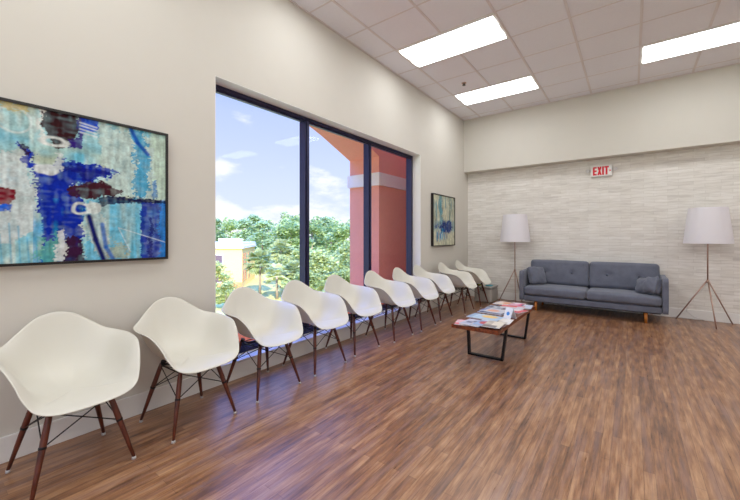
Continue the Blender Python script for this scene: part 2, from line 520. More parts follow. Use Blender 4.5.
structure(MB().box(XL, XL + 0.014, YF, YB, 0, 0.147).build('baseboard_left', M_white, bevel=0.004))
structure(MB().box(XL + 0.014, XR, YB - 0.014, YB, 0, 0.147).build('baseboard_back', M_white, bevel=0.004))
structure(MB().box(XR - 0.014, XR, YF, YB - 0.014, 0, 0.147).build('baseboard_right', M_white, bevel=0.004))

# window: aluminium frame with three panes
FX1, FX0 = -2.97, -3.067
win = structure(thing('window_1', None, None, (0, 0, 0)))
fw = 0.065
mu = [WY0, 2.72, 3.917, WY1]
f = MB()
f.box(FX0, FX1, WY0, WY1, WZ1 - .045, WZ1)
f.box(FX0, FX1, WY0, WY1, WZ0, WZ0 + 0.07)
f.box(FX0, FX1, WY0, WY0 + fw, WZ0 + 0.07, WZ1 - .045)
f.box(FX0, FX1, WY1 - fw, WY1, WZ0 + 0.07, WZ1 - .045)
# raised glazing beads
for a, b in ((WY0 + fw, 2.72), (2.785, 3.917), (3.982, WY1 - fw)):
    f.box(-3.0, -2.985, a, b, WZ1 - .045 - 0.018, WZ1 - .045)
    f.box(-3.0, -2.985, a, b, WZ0 + 0.07, WZ0 + 0.092)
f.build('frame', M_frame, win, bevel=0.003)
for y in (2.72, 3.917):
    m = MB().box(FX0, FX1, y, y + fw, WZ0 + 0.07, WZ1 - .045).box(FX1, FX1 + 0.012, y + 0.018, y + 0.047, WZ0 + 0.07, WZ1 - .045)
    m.build('mullion', M_frame, win, bevel=0.003)
for a, b in ((WY0 + fw, 2.72), (2.785, 3.917), (3.982, WY1 - fw)):
    MB().box(-3.026, -3.02, a, b, WZ0 + 0.07, WZ1 - .045).build('pane', M_glass, win)
# white painted reveal lining the opening and the sill
r = MB()
r.box(FX1, XL - 0.001, WY0, WY1, WZ1 - 0.006, WZ1)
r.box(FX1, XL - 0.001, WY1 - 0.006, WY1, WZ0, WZ1 - 0.006)
r.box(FX1, XL - 0.001, WY0, WY0 + 0.006, WZ0, WZ1 - 0.006)
r.build('reveal', M_white, win)
MB().box(FX1, XL + 0.018, WY0 + 0.006, WY1 - 0.006, WZ0, WZ0 + 0.012).build('window_sill', M_white, win, bevel=0.003)

w2 = structure(thing('added_window', None, None, (0, 0, 0)))  # unseen glazing, added to brighten the ceiling and walls with daylight
f = MB()
f.box(GX0, GX1, YF - 0.13, YF - 0.03, GZ0, GZ0 + .06); f.box(GX0, GX1, YF - 0.13, YF - 0.03, GZ1 - .06, GZ1)
for k in range(5):
    x = GX0 + (GX1 - GX0 - .06) * k / 4
    f.box(x, x + .06, YF - 0.13, YF - 0.03, GZ0 + .06, GZ1 - .06)
f.build('frame', M_frame, w2)
for k in range(4):
    x = GX0 + (GX1 - GX0 - .06) * k / 4
    MB().box(x + .06, x + (GX1 - GX0 - .06) / 4, YF - .083, YF - .077, GZ0 + .06, GZ1 - .06).build('pane', M_glass, w2)

# ------------------------------------------------------------------ ceiling lights
def make_light():
    t = thing('ceiling_light', '', 'ceiling light')
    wx, wy = 2 * PX - 0.012, PY - 0.012
    fr = MB()
    b = 0.026
    fr.box(-wx / 2, wx / 2, -wy / 2, -wy / 2 + b, -0.014, 0); fr.box(-wx / 2, wx / 2, wy / 2 - b, wy / 2, -0.014, 0)
    fr.box(-wx / 2, -wx / 2 + b, -wy / 2 + b, wy / 2 - b, -0.014, 0); fr.box(wx / 2 - b, wx / 2, -wy / 2 + b, wy / 2 - b, -0.014, 0)
    fr.build('frame', M_white, t)
    ix, iy = wx / 2 - b, wy / 2 - b
    P = []                  # one prismatic lens of two shallow lobes
    for i in range(17):
        u = i / 8 - 1
        P.append([(-ix, u * iy, -0.010 - 0.014 * abs(math.sin(PI * u))), (ix, u * iy, -0.010 - 0.014 * abs(math.sin(PI * u)))])
    grid_mesh('diffuser', P, M_diff, t)
    return t
lights = [(GX - PX, 4.13, 'bright ceiling light panel nearer the window wall and farther from the back wall'),
          (GX - PX, 5.93, 'bright ceiling light panel close to the room corner, beyond the ceiling sprinkler'),
          (GX + 3 * PX, 5.93, 'bright ceiling light panel at the upper right of the picture, above the sofa side')]
off = 'ceiling light panel in the unseen part of the room'
for i in range(3):
    for j in range(6):
        x, y = GX - PX + 4 * PX * i, 5.93 - 1.8 * j
        if any(abs(a[0] - x) < .1 and abs(a[1] - y) < .1 for a in lights): continue
        if (i, j) == (1, 1): continue
        lights.append((x, y, off))
proto = make_light()
for i, (x, y, lab) in enumerate(lights):
    o = proto if i == 0 else copy_tree(proto)
    o.location = (x, y, ZC - 0.0005)
    tag(o, lab, 'ceiling light', 'recessed ceiling light panels')

sp = thing('sprinkler_head', 'small dark sprinkler head in a tile between the two left ceiling lights', 'sprinkler', (-2.13, 5.31, ZC - .0004))
MB().rod((0, 0, 0), (0, 0, -0.008), 0.038, 0.034, 20).build('escutcheon', M_bronze, sp)
MB().rod((0, 0, -0.008), (0, 0, -0.032), 0.014, 0.010, 14).rod((0, 0, -0.032), (0, 0, -0.036), 0.026, 0.026, 16).build('deflector', M_black, sp)

# ------------------------------------------------------------------ exit sign
ex = thing('exit_sign', 'white exit sign with red letters high on the stone patterned wall', 'exit sign', (-0.425, YB, 2.312))
MB().box(-0.157, 0.157, -0.045, 0, 0, 0.188).build('housing', M_signwhite, ex, bevel=0.006)
def letter(mb, ch, x, z, w, h, t):
    y0, y1 = -0.049, -0.044
    def seg(ax, az, bx, bz):
        d = Vector((bx - ax, 0, bz - az)).normalized(); n = Vector((-d.z, 0, d.x)) * t / 2
        A = Vector((ax, y0, az)); B = Vector((bx, y0, bz))
        mb.poly([A - n, B - n, B + n, A + n], (0, y1 - y0, 0))
    if ch == 'E':
        seg(x + t / 2, z, x + t / 2, z + h)
        for q in (t / 2, h / 2, h - t / 2): seg(x + t, z + q, x + w, z + q)
    elif ch == 'X':
        seg(x + t * .5, z, x + w - t * .5, z + h); mb.poly([(x + w - t, y0 - .0006, z), (x + w, y0 - .0006, z), (x + t, y0 - .0006, z + h), (x, y0 - .0006, z + h)], (0, .005, 0))
    elif ch == 'I':
        seg(x + t / 2, z, x + t / 2, z + h)
    elif ch == 'T':
        seg(x + w / 2, z, x + w / 2, z + h - t); seg(x, z + h - t / 2, x + w, z + h - t / 2)
lt = MB()
for ch, x, wd in (('E', -0.120, 0.055), ('X', -0.056, 0.064), ('I', 0.014, 0.026), ('T', 0.045, 0.064)):
    letter(lt, ch, x, 0.022, wd, 0.144, 0.026)
lt.build('lettering', M_red, ex)
MB().poly([(0.118, -0.049, 0.068), (0.118, -0.049, 0.108), (0.142, -0.049, 0.088)], (0, 0.005, 0)).build('arrow', M_red, ex)
for s in (-1, 1):
    MB().rod((s * 0.15, -0.02, 0.11), (s * 0.185, -0.02, 0.115), 0.008).rod((s * 0.187, -0.002, 0.115), (s * 0.20, -0.06, 0.105), 0.026, 0.034, 16).build('emergency_lamp', M_glide, ex)

# ------------------------------------------------------------------ paintings
def vnoise(h, w, cy, cx, seed):
    r = np.random.RandomState(seed)
    g = r.rand(cy + 2, cx + 2)
    yy = np.linspace(0, cy, h)[:, None]; xx = np.linspace(0, cx, w)[None, :]
    y0 = yy.astype(int); x0 = xx.astype(int); fy = yy - y0; fx = xx - x0
    fy = fy * fy * (3 - 2 * fy); fx = fx * fx * (3 - 2 * fx)
    return (g[y0, x0] * (1 - fy) * (1 - fx) + g[y0 + 1, x0] * fy * (1 - fx) + g[y0, x0 + 1] * (1 - fy) * fx + g[y0 + 1, x0 + 1] * fy * fx)

class Canvas:
    def __init__(s, u0, u1, v0, v1, nu, nv, base, seed=1):
        s.u0, s.u1, s.v0, s.v1, s.nu, s.nv = u0, u1, v0, v1, nu, nv
        s.U, s.V = np.meshgrid(np.linspace(u0, u1, nu), np.linspace(v0, v1, nv))
        s.img = np.zeros((nv, nu, 3)) + np.array(base[:3])
        s.seed = seed
    def ns(s, cx, cy):
        s.seed += 1
        return vnoise(s.nv, s.nu, cy, cx, s.seed)
    def put(s, mask, col, a=1.0):
        m = np.clip(mask, 0, 1)[..., None] * a
        s.img = s.img * (1 - m) + np.array(col[:3]) * m
    def poly(s, pts, col, a=1.0, jit=0.02, streak=0.3, soft=0.004):
        """brush patch: ragged-edged polygon with broken paint"""
        U = s.U + (s.ns(26, 20) - .5) * jit * 1.6 + (s.ns(150, 120) - .5) * jit * 1.3
        V = s.V + (s.ns(26, 20) - .5) * jit * 1.6 + (s.ns(150, 120) - .5) * jit * 1.3
        d = np.full(U.shape, 1e9); ins = np.zeros(U.shape, bool)
        n = len(pts)
        for i in range(n):
            (x0, y0), (x1, y1) = pts[i], pts[(i + 1) % n]
            ex_, ey_ = x1 - x0, y1 - y0
            t = np.clip(((U - x0) * ex_ + (V - y0) * ey_) / (ex_ * ex_ + ey_ * ey_ + 1e-9), 0, 1)
            d = np.minimum(d, np.hypot(U - x0 - t * ex_, V - y0 - t * ey_))
            if y0 != y1:
                c_ = ((y0 > V) != (y1 > V)) & (U < (x1 - x0) * (V - y0) / (y1 - y0) + x0)
                ins ^= c_
        sd = np.where(ins, d, -d)
        m = np.clip(sd / soft + .5, 0, 1)
        if streak:
            m = m * (1 - streak * np.clip((s.ns(90, 14) + s.ns(30, 60)) - .75, 0, 1))
        s.put(m, col, a)
    def ell(s, cu, cv, ru, rv, col, a=1.0, ring=0.0, jit=0.006):
        U = s.U + (s.ns(40, 30) - .5) * jit * 2; V = s.V + (s.ns(40, 30) - .5) * jit * 2
        q = np.sqrt(((U - cu) / ru) ** 2 + ((V - cv) / rv) ** 2)
        if ring:
            m = np.clip(1.5 - np.abs(q - 1) * min(ru, rv) / ring, 0, 1)
        else:
            m = np.clip((1 - q) * 6, 0, 1)
        s.put(m, col, a)
    def line(s, pts, w, col, a=1.0):
        for (x0, y0), (x1, y1) in zip(pts, pts[1:]):
            t = np.clip(((s.U - x0) * (x1 - x0) + (s.V - y0) * (y1 - y0)) / ((x1 - x0) ** 2 + (y1 - y0) ** 2), 0, 1)
            d = np.hypot(s.U - x0 - t * (x1 - x0), s.V - y0 - t * (y1 - y0))
            s.put(np.clip(1.5 - d / w, 0, 1), col, a)
    def grain(s, amt):
        f = (s.ns(s.nu // 2, s.nv // 2) - .5) * .5 + (s.ns(s.nu // 3, 12) - .5) * .7 + (s.ns(s.nu // 6, s.nv // 6) - .5) * .6
        s.img = np.clip(s.img * (1 + amt * f[..., None]), 0, 1)
    def mesh(s, name, place, mat, parent):
        vs = [place(u, v) for u, v in zip(s.U.ravel(), s.V.ravel())]
        nu, nv = s.nu, s.nv
        fs = [(j * nu + i, j * nu + i + 1, (j + 1) * nu + i + 1, (j + 1) * nu + i) for j in range(nv - 1) for i in range(nu - 1)]
        me = bpy.data.meshes.new(name)
        me.from_pydata(vs, [], fs)
        at = me.color_attributes.new('print', 'FLOAT_COLOR', 'POINT')
        col = np.ones((nu * nv, 4), np.float32); col[:, :3] = np.clip(s.img.reshape(-1, 3), 0, 1)
        at.data.foreach_set('color', col.ravel())
        me.materials.append(mat)
        o = bpy.data.objects.new(name, me); C.objects.link(o)
        o.parent = parent
        return o

def picture(name, label, y0, y1, z0, z1, canvas):
    t = thing(name, label, 'painting', (XL, (y0 + y1) / 2, z0))
    cy = (y0 + y1) / 2
    f = MB(); d0, d1 = 0.0, 0.048; b = 0.016
    f.box(d0, d1, y0 - cy, y1 - cy, 0, b); f.box(d0, d1, y0 - cy, y1 - cy, z1 - z0 - b, z1 - z0)
    f.box(d0, d1, y0 - cy, y0 - cy + b, b, z1 - z0 - b); f.box(d0, d1, y1 - cy - b, y1 - cy, b, z1 - z0 - b)
    f.build('frame', M_blackwood, t)
    MB().box(0.004, 0.034, y0 - cy + b, y1 - cy - b, b, z1 - z0 - b).build('stretched_canvas', M_paper, t)
    canvas.mesh('canvas', lambda u, v: (0.038, u - cy, v - z0), M_canvas, t)
    return t

# large painting
y0, y1, z0, z1 = -0.36, 1.174, 1.102, 2.038
cv = Canvas(y0 + .016, y1 - .016, z0 + .016, z1 - .016, 380, 236, rgb(160, 196, 198), 3)
cv.put(cv.ns(26, 7) * .8, rgb(128, 188, 200), .9)
cv.put(np.clip(cv.ns(60, 10) - .45, 0, 1) * 2, rgb(206, 216, 206), .8)
cv.put(np.clip(cv.ns(18, 14) - .55, 0, 1) * 3, rgb(70, 168, 200), .7)
cv.put(np.clip(cv.ns(12, 9) - .62, 0, 1) * 2.5, rgb(190, 170, 90), .6)
P = cv.poly
P([(.165, 1.62), (.31, 1.754), (.407, 1.773), (.432, 1.631), (.458, 1.516), (.449, 1.308), (.303, 1.223), (.1, 1.225)], rgb(196, 205, 204), .95)
P([(-.34, 1.75), (-.05, 1.8), (.08, 1.55), (-.1, 1.3), (-.34, 1.35)], rgb(196, 205, 204), .9)
P([(-.3, 1.4), (-.1, 1.45), (-.05, 1.15), (-.25, 1.15)], rgb(28, 84, 190), .9)
P([(.752, 2.0), (1.207, 1.993), (1.207, 1.534), (.824, 1.531), (.757, 1.611), (.841, 1.709), (.757, 1.75)], rgb(184, 203, 196), .95)
P([(1.06, 2.03), (1.19, 2.03), (1.19, 1.55), (1.08, 1.55)], rgb(178, 200, 178), .7)
P([(.95, 2.03), (1.0, 2.03), (1.05, 1.85), (1.035, 1.53), (.96, 1.53)], rgb(46, 148, 190), .9, .03)
cv.line([(.93, 2.03), (.975, 1.93), (1.04, 1.86)], .013, rgb(16, 74, 168), .9)
P([(1.07, 1.66), (1.1, 1.69), (1.12, 1.55), (1.08, 1.53)], rgb(40, 110, 180), .8)
P([(.70, 1.50), (1.003, 1.511), (1.003, 1.08), (.684, 1.08)], rgb(96, 178, 208), .9)
cv.put(np.clip(cv.ns(50, 5) - .5, 0, 1) * 2 * ((cv.V < 1.5) & (cv.U > .7) & (cv.U < 1.0)), rgb(178, 190, 176), .8)
P([(.684, 1.409), (.752, 1.445), (.79, 1.347), (.824, 1.124), (.768, 1.09), (.704, 1.247)], rgb(186, 198, 190), .85)
P([(.82, 1.25), (.93, 1.2), (.93, 1.1), (.83, 1.1)], rgb(170, 160, 110), .6, .05)
P([(.997, 1.517), (1.192, 1.518), (1.192, 1.076), (.997, 1.08)], rgb(10, 36, 150), .95, .012)
P([(1.109, 1.511), (1.192, 1.518), (1.192, 1.076), (1.122, 1.08)], rgb(48, 134, 214), .85, .03)
P([(1.045, 1.4), (1.07, 1.4), (1.07, 1.1), (1.045, 1.1)], rgb(20, 16, 110), .8, .02)
P([(.557, 1.759), (.638, 1.755), (.768, 1.738), (.841, 1.723), (.835, 1.688), (.768, 1.659), (.689, 1.616), (.614, 1.581), (.663, 1.504),
   (.684, 1.409), (.663, 1.28), (.614, 1.07), (.475, 1.07), (.462, 1.398), (.466, 1.547), (.423, 1.659), (.37, 1.80), (.432, 1.766), (.458, 1.694), (.511, 1.66)], rgb(8, 38, 158), 1, .03)
cv.put(np.clip(cv.ns(46, 9) - .5, 0, 1) * 2.2 * ((cv.U > .44) & (cv.U < .69) & (cv.V < 1.5)), rgb(30, 140, 200), .8)
P([(.47, 1.25), (.54, 1.3), (.56, 1.08), (.46, 1.08)], rgb(96, 180, 150), .7, .04)
P([(.56, 1.7), (.63, 1.72), (.83, 1.71), (.78, 1.67), (.66, 1.63)], rgb(14, 12, 118), .8, .02)
P([(.462, 2.06), (.638, 2.06), (.643, 1.902), (.585, 1.80), (.557, 1.80), (.493, 1.88), (.475, 1.965)], rgb(52, 20, 24), 1, .014)
P([(.638, 2.06), (.674, 2.06), (.663, 1.824), (.604, 1.824), (.594, 1.872), (.643, 1.902)], rgb(52, 28, 122), 1, .012)
P([(.663, 2.06), (.752, 2.06), (.752, 1.954), (.658, 1.931)], rgb(16, 66, 196), 1, .012)
for q in (1.93, 1.95, 1.972, 1.99): cv.line([(.655, q), (.74, q - .012)], .005, rgb(206, 214, 214), .8)
P([(.594, 1.573), (.70, 1.62), (.768, 1.645), (.835, 1.6), (.893, 1.585), (.881, 1.563), (.768, 1.539), (.715, 1.508), (.60, 1.526)], rgb(62, 22, 34), 1, .014)
P([(.747, 1.537), (.941, 1.545), (1.192, 1.533), (1.192, 1.51), (.929, 1.512), (.824, 1.49), (.752, 1.46)], rgb(20, 24, 66), 1, .012)
P([(.26, 1.546), (.366, 1.542), (.37, 1.479), (.342, 1.437), (.26, 1.457)], rgb(116, 16, 34), 1, .012)
P([(.26, 1.457), (.35, 1.443), (.342, 1.414), (.26, 1.407)], rgb(24, 92, 210), 1, .01)
P([(.575, 1.25), (.624, 1.28), (.663, 1.248), (.679, 1.08), (.566, 1.08)], rgb(52, 18, 54), 1, .016)
P([(.547, 1.298), (.585, 1.31), (.59, 1.111), (.543, 1.114)], rgb(204, 208, 206), .9, .02)
P([(.38, 1.80), (.405, 1.80), (.44, 1.74), (.425, 1.72)], rgb(40, 14, 60), 1, .02)
P([(.455, 1.86), (.475, 2.02), (.485, 2.02), (.48, 1.86)], rgb(206, 210, 206), .9, .02)
cv.ell(.497, 1.668, .062, .035, rgb(200, 206, 206))
P([(.54, 1.78), (.575, 1.79), (.58, 1.68), (.53, 1.66)], rgb(196, 204, 204), .95, .02)
cv.ell(.725, 1.452, .045, .045, rgb(198, 208, 204))
cv.ell(.66, 1.447, .042, .034, rgb(206, 214, 212), 1, .007)
cv.ell(.53, 1.838, .055, .024, rgb(206, 210, 206), 1, .007)
cv.ell(.36, 1.93, .07, .07, rgb(200, 212, 210), .8, .006)
cv.line([(.70, 1.40), (.735, 1.25), (.79, 1.08)], .014, rgb(18, 24, 96))
cv.line([(.77, 1.35), (.79, 1.2), (.85, 1.08)], .012, rgb(20, 90, 180), .8)
cv.line([(.86, 1.33), (1.18, 1.22)], .003, rgb(200, 214, 220), .8)
cv.line([(.86, 1.33), (.93, 1.17)], .003, rgb(200, 214, 220), .7)
for q in np.linspace(.05, .45, 12): cv.line([(q, 1.30 + .05 * math.sin(q * 40)), (q + .01, 1.1)], .004, rgb(60, 160, 200), .5)
P([(.30, 2.05), (.36, 2.05), (.42, 1.98), (.33, 1.97)], rgb(190, 160, 66), .6, .03)
cv.grain(.55)
picture('abstract_painting', 'large blue, aqua and maroon abstract painting in a thin black frame above the nearest chairs', y0, y1, z0, z1, cv)

# small painting
y0, y1, z0, z1 = 5.53, 6.47, 1.096, 2.032
c2 = Canvas(y0 + .016, y1 - .016, z0 + .016, z1 - .016, 120, 110, rgb(204, 202, 176), 40)
c2.put(c2.ns(14, 4) * .8, rgb(168, 178, 162), .9)
c2.put(np.clip(c2.ns(26, 5) - .55, 0, 1) * 3 * (c2.V > 1.5), rgb(60, 130, 150), .8)
c2.put(np.clip(c2.ns(22, 4) - .7, 0, 1) * 3, rgb(130, 120, 90), .5)
c2.poly([(5.76, 2.03), (5.90, 2.03), (5.92, 1.5), (5.80, 1.5)], rgb(66, 140, 160), .8, .05)
c2.poly([(6.2, 2.03), (6.28, 2.03), (6.27, 1.5), (6.22, 1.5)], rgb(96, 130, 130), .7, .05)
c2.poly([(6.42, 2.04), (6.58, 2.04), (6.58, 1.85), (6.45, 1.88)], rgb(84, 62, 40), .9, .05)
c2.poly([(5.56, 1.56), (6.57, 1.56), (6.57, 1.36), (5.56, 1.38)], rgb(120, 160, 170), .6, .05)
c2.poly([(5.85, 1.52), (6.3, 1.54), (6.4, 1.42), (6.2, 1.33), (5.9, 1.35), (5.75, 1.42)], rgb(16, 44, 120), 1, .06)
c2.poly([(5.6, 1.5), (5.75, 1.52), (5.7, 1.42), (5.6, 1.4)], rgb(50, 90, 150), .8, .05)
for k in range(14):
    yk = rnd.uniform(5.62, 6.3); zk = rnd.uniform(1.3, 1.42)
    c2.line([(yk, zk), (yk, zk - rnd.uniform(.06, .17))], rnd.uniform(.008, .02), rnd.choice([rgb(40, 140, 200), rgb(70, 170, 200), rgb(20, 60, 140)]), .8)
for k in range(8):
    yk = rnd.uniform(5.6, 6.55); c2.line([(yk, rnd.uniform(1.5, 1.75)), (yk, 1.42)], .008, rgb(70, 50, 36), .6)
c2.put(np.clip(c2.ns(16, 12) - .84, 0, 1) * 4 * (c2.V > 1.5), rgb(200, 150, 80), .7)
c2.grain(.5)
picture('abstract_painting', 'small cream and blue abstract painting in a black frame near the far corner', y0, y1, z0, z1, c2)

# ------------------------------------------------------------------ chairs
def catmull(P, n):
    out = []
    m = len(P)
    for i in range(m):
        p0, p1, p2, p3 = (Vector(P[(i + k - 1) % m]) for k in range(4))
        for j in range(n):
            t = j / n
            out.append(0.5 * ((2 * p1) + (p2 - p0) * t + (2 * p0 - 5 * p1 + 4 * p2 - p3) * t * t + (3 * p1 - p0 - 3 * p2 + p3) * t ** 3))
    return out

def shell(parent):
    # half rim from the middle of the front edge round to the middle of the back: (x forward, y side, z, profile)
    half = [(.292, 0, .424, 0), (.282, .13, .428, 0), (.248, .21, .45, .3), (.203, .247, .50, .8), (.158, .268, .565, 1), (.11, .284, .612, 1), (.045, .298, .643, 1),
            (-.09, .307, .657, 1), (-.19, .282, .666, .9), (-.252, .226, .688, .65), (-.295, .157, .744, .25), (-.322, .087, .796, 0), (-.332, 0, .816, 0)]
    full = half + [(x, -y, z, k) for x, y, z, k in reversed(half[1:-1])]
    n = 6
    pos = catmull([(x, y, z) for x, y, z, k in full], n)
    prof = catmull([(k, 0, 0) for x, y, z, k in full], n)
    cx, cz = -0.02, 0.418
    P = []
    ns = 16
    for r_, k_ in zip(pos, prof):
        kk = max(0, min(1, k_.x))
        fwd = max(0, min(1, (r_.x - .15) / .1)) * (1 - kk)
        bk = [(0, 0), (.80, -.02), (.84, .42), (1, 1)]
        ar = [(0, 0), (.82, .0), (.70, .86), (1, 1)]
        fr = [(0, 0), (.4, -.1), (.85, .9), (1, 1)]
        row = []
        for j in range(ns + 1):
            t = j / ns
            def bz(q):
                return [(1 - t) ** 3 * q[0][i] + 3 * (1 - t) ** 2 * t * q[1][i] + 3 * (1 - t) * t * t * q[2][i] + t ** 3 * q[3][i] for i in (0, 1)]
            a, b, f_ = bz(bk), bz(ar), bz(fr)
            p = [a[i] * (1 - kk) + b[i] * kk for i in (0, 1)]
            p = [p[i] * (1 - fwd) + f_[i] * fwd for i in (0, 1)]
            z = cz + (r_.z - cz) * p[1] - 0.012 * math.sin(PI * min(1, t * 1.0)) * (1 - fwd * .3) + fwd * (0.02 * math.sin(PI * t) - 0.012 * t ** 6)
            row.append((cx + (r_.x - cx) * p[0], r_.y * p[0], z))
        P.append(row)
    o = grid_mesh('shell', P, M_plastic, parent, closed_u=True)
    bm = bmesh.new(); bm.from_mesh(o.data)
    bmesh.ops.remove_doubles(bm, verts=bm.verts[:], dist=0.0005)
    bmesh.ops.recalc_face_normals(bm, faces=bm.faces[:])
    bm.to_mesh(o.data); bm.free()
    so = o.modifiers.new('thickness', 'SOLIDIFY'); so.thickness = 0.007; so.offset = -1
    bv = o.modifiers.new('edge', 'SUBSURF'); bv.levels = 1; bv.render_levels = 1
    return o

def make_chair():
    t = thing('armchair', '', 'armchair')
    shell(t)
    T, F, zt = 0.125, 0.216, 0.392
    legs = {}
    for sx in (1, -1):
        for sy in (1, -1):
            ox = -0.015
            a = Vector((ox + sx * T, sy * T, zt)); b = Vector((ox + sx * F, sy * F, 0.012))
            l = MB().rod(a, b, 1, 1, 14, rings=[(0, .0125), (.12, .0145), (.35, .0155), (.7, .012), (1, .0085)]).build('leg', M_walnut, t)
            d = (b - a).normalized()
            MB().rod(b - d * .004, (b.x, b.y, 0.0), 0.0105, 0.0115, 12).build('glide', M_glide, l)
            legs[sx, sy] = (a, b)
    at = lambda k, q: legs[k][0].lerp(legs[k][1], q)
    w = MB()
    ring = [(1, 1), (1, -1), (-1, -1), (-1, 1)]
    for i in range(4):
        k1, k2 = ring[i], ring[(i + 1) % 4]
        w.rod(at(k1, .42), at(k2, .04), .0032, n=6)
        w.rod(at(k2, .42), at(k1, .04), .0032, n=6)
        w.rod(at(k1, .03), at(k2, .03), .004, n=6)
    w.rod(at((1, 1), .03), at((-1, -1), .03), .005, n=6); w.rod(at((1, -1), .03), at((-1, 1), .03), .005, n=6)
    for k in ring: w.rod(at(k, .405), at(k, .435), .0165, n=10)
    w.build('wire_bracing', M_black, t)
    for k in ring:
        a = at(k, 0)
        MB().rod(a + Vector((0, 0, -.01)), (a.x * .92, a.y * .92, zt + .016), .011, .018, 10).build('shock_mount', M_black, t)
    return t

chair_spots = [
    (-2.463, 0.552, 3, 'white shell armchair nearest the camera, cut by the left edge, under the blue painting'),
    (-2.465, 1.188, 3, 'white shell armchair second from the camera, just before the window begins'),
    (-2.490, 1.818, 1, 'white shell armchair third from the camera, in front of the left window pane'),
    (-2.505, 2.436, 1, 'white shell armchair fourth from the camera, in front of the first dark mullion'),
    (-2.535, 3.060, -1, 'white shell armchair fifth from the camera, before the middle window pane'),
    (-2.470, 3.715, 0, 'white shell armchair sixth from the camera, before the second dark mullion'),
    (-2.450, 4.340, 1, 'white shell armchair seventh from the camera, before the narrow right window pane'),
    (-2.470, 4.965, 1, 'white shell armchair eighth from the camera, at the right end of the window'),
    (-2.370, 5.650, 2, 'white shell armchair second from the far end, under the left side of the small painting'),
    (-2.350, 6.330, 2, 'white shell armchair at the far end of the row, beside the grey storage box'),
]
chair0 = make_chair()
for i, (x, y, a, lab) in enumerate(chair_spots):
    o = chair0 if i == 0 else copy_tree(chair0)
    o.location = (x, y, 0)
    o.rotation_euler = (0, 0, math.radians(a))
    tag(o, lab, 'armchair', 'white shell armchairs lined up along the window wall')

# ------------------------------------------------------------------ storage box with toys
bx = thing('storage_box', 'low grey fabric storage box standing between the last armchair and the floor lamp', 'storage box', (-2.30, 6.87, 0))
cushion('body', M_grey, bx, (0, 0, 0.135), (0.34, 0.42, 0.27), r=0.03, puff=(.006, .006, 0), seg=10)
cushion('lid', M_grey, bx, (0, 0, 0.29), (0.352, 0.432, 0.042), r=0.018, puff=(0, 0, .004), seg=10)
tag(MB().box(-.055, .055, -.06, .06, 0, .018).build('book', M_teal, loc=(-2.205, 6.76, 0.3155), bevel=.003), 'small teal book lying on the grey storage box', 'book')
tag(MB().box(-.04, .04, -.05, .05, 0, .022).build('book', M_lime, loc=(-2.39, 6.74, 0.3155), bevel=.003), 'small lime green book lying on the grey storage box', 'book')

# ------------------------------------------------------------------ coffee table
TX, TY = -1.203, 3.985
tb = thing('coffee_table', 'low slatted walnut coffee table on black metal legs, covered with magazines', 'coffee table', (TX, TY, 0))
L_, W_, ZT = 1.47, 0.46, 0.402
m = MB()
m.box(-W_ / 2, -W_ / 2 + .03, -L_ / 2, L_ / 2, ZT - .036, ZT); m.box(W_ / 2 - .03, W_ / 2, -L_ / 2, L_ / 2, ZT - .036, ZT)
m.box(-W_ / 2 + .03, W_ / 2 - .03, -L_ / 2, -L_ / 2 + .03, ZT - .036, ZT); m.box(-W_ / 2 + .03, W_ / 2 - .03, L_ / 2 - .03, L_ / 2, ZT - .036, ZT)
ns = 9
sw = (W_ - .06) / ns
for i in range(ns):
    x = -W_ / 2 + .03 + sw * i
    m.box(x + .006, x + sw - .006, -L_ / 2 + .03, L_ / 2 - .03, ZT - .022, ZT - .001)
for y in (-.37, .0, .59): m.box(-W_ / 2 + .03, W_ / 2 - .03, y - .03, y + .03, ZT - .035, ZT - .022)
m.build('slatted_top', M_bench, tb)
for y in (3.656 - TY, 4.61 - TY):
    m = MB(); d = .022
    def bar(p, q, n_):
        m.poly([(p[0], y - d, p[1]), (q[0], y - d, q[1]), (q[0] + n_[0], y - d, q[1] + n_[1]), (p[0] + n_[0], y - d, p[1] + n_[1])], (0, 2 * d, 0))
    bar((-.23, ZT - .036), (-.214, 0), (.024, 0)); bar((.178, ZT - .036), (.130, 0), (.024, 0))
    m.box(-.214, .154, y - d, y + d, 0, .018)
    m.box(-.23, .202, y - d, y + d, ZT - .042, ZT - .036)
    m.build('leg_frame', M_black, tb, bevel=.0015)

# magazines
def magazine(label, x, y, rz, w, h, th, z, style, seed, cols):
    t = thing('magazine', label, 'magazine', (x, y, z), math.radians(rz), 'magazines spread over the coffee table')
    MB().box(-w / 2, w / 2, -h / 2, h / 2, 0, th).build('pages', M_paper, t)
    cvs = Canvas(-w / 2, w / 2, -h / 2, h / 2, 22, 28, cols[0], seed)
    cvs.put(np.clip(cvs.ns(4, 5) - .4, 0, 1) * 1.8, cols[1], .9)
    r = random.Random(seed)
    if style == 'photo':
        cvs.ell(r.uniform(-.03, .03), r.uniform(-.04, .02), w * .3, h * .28, cols[2], 1)
        cvs.put((cvs.V > h * .33) * 1.0, cols[3], .9)
    elif style == 'split':
        cvs.put((cvs.U > w * r.uniform(-.1, .1)) * 1.0, cols[2], .95)
        cvs.put(((cvs.V < -h * .2) & (cvs.U < w * .3)) * 1.0, cols[3], .9)
    else:
        for k in range(3):
            a = r.uniform(-.35, .2) * w; b = r.uniform(-.4, .2) * h
            cvs.put(((cvs.U > a) & (cvs.U < a + w * .3) & (cvs.V > b) & (cvs.V < b + h * .25)) * 1.0, cols[2 + k % 2], .9)
    cvs.mesh('cover', lambda u, v: (u, v, th + .0008), M_cover, t)
    return t
A = rgb
z0 = ZT + .0006
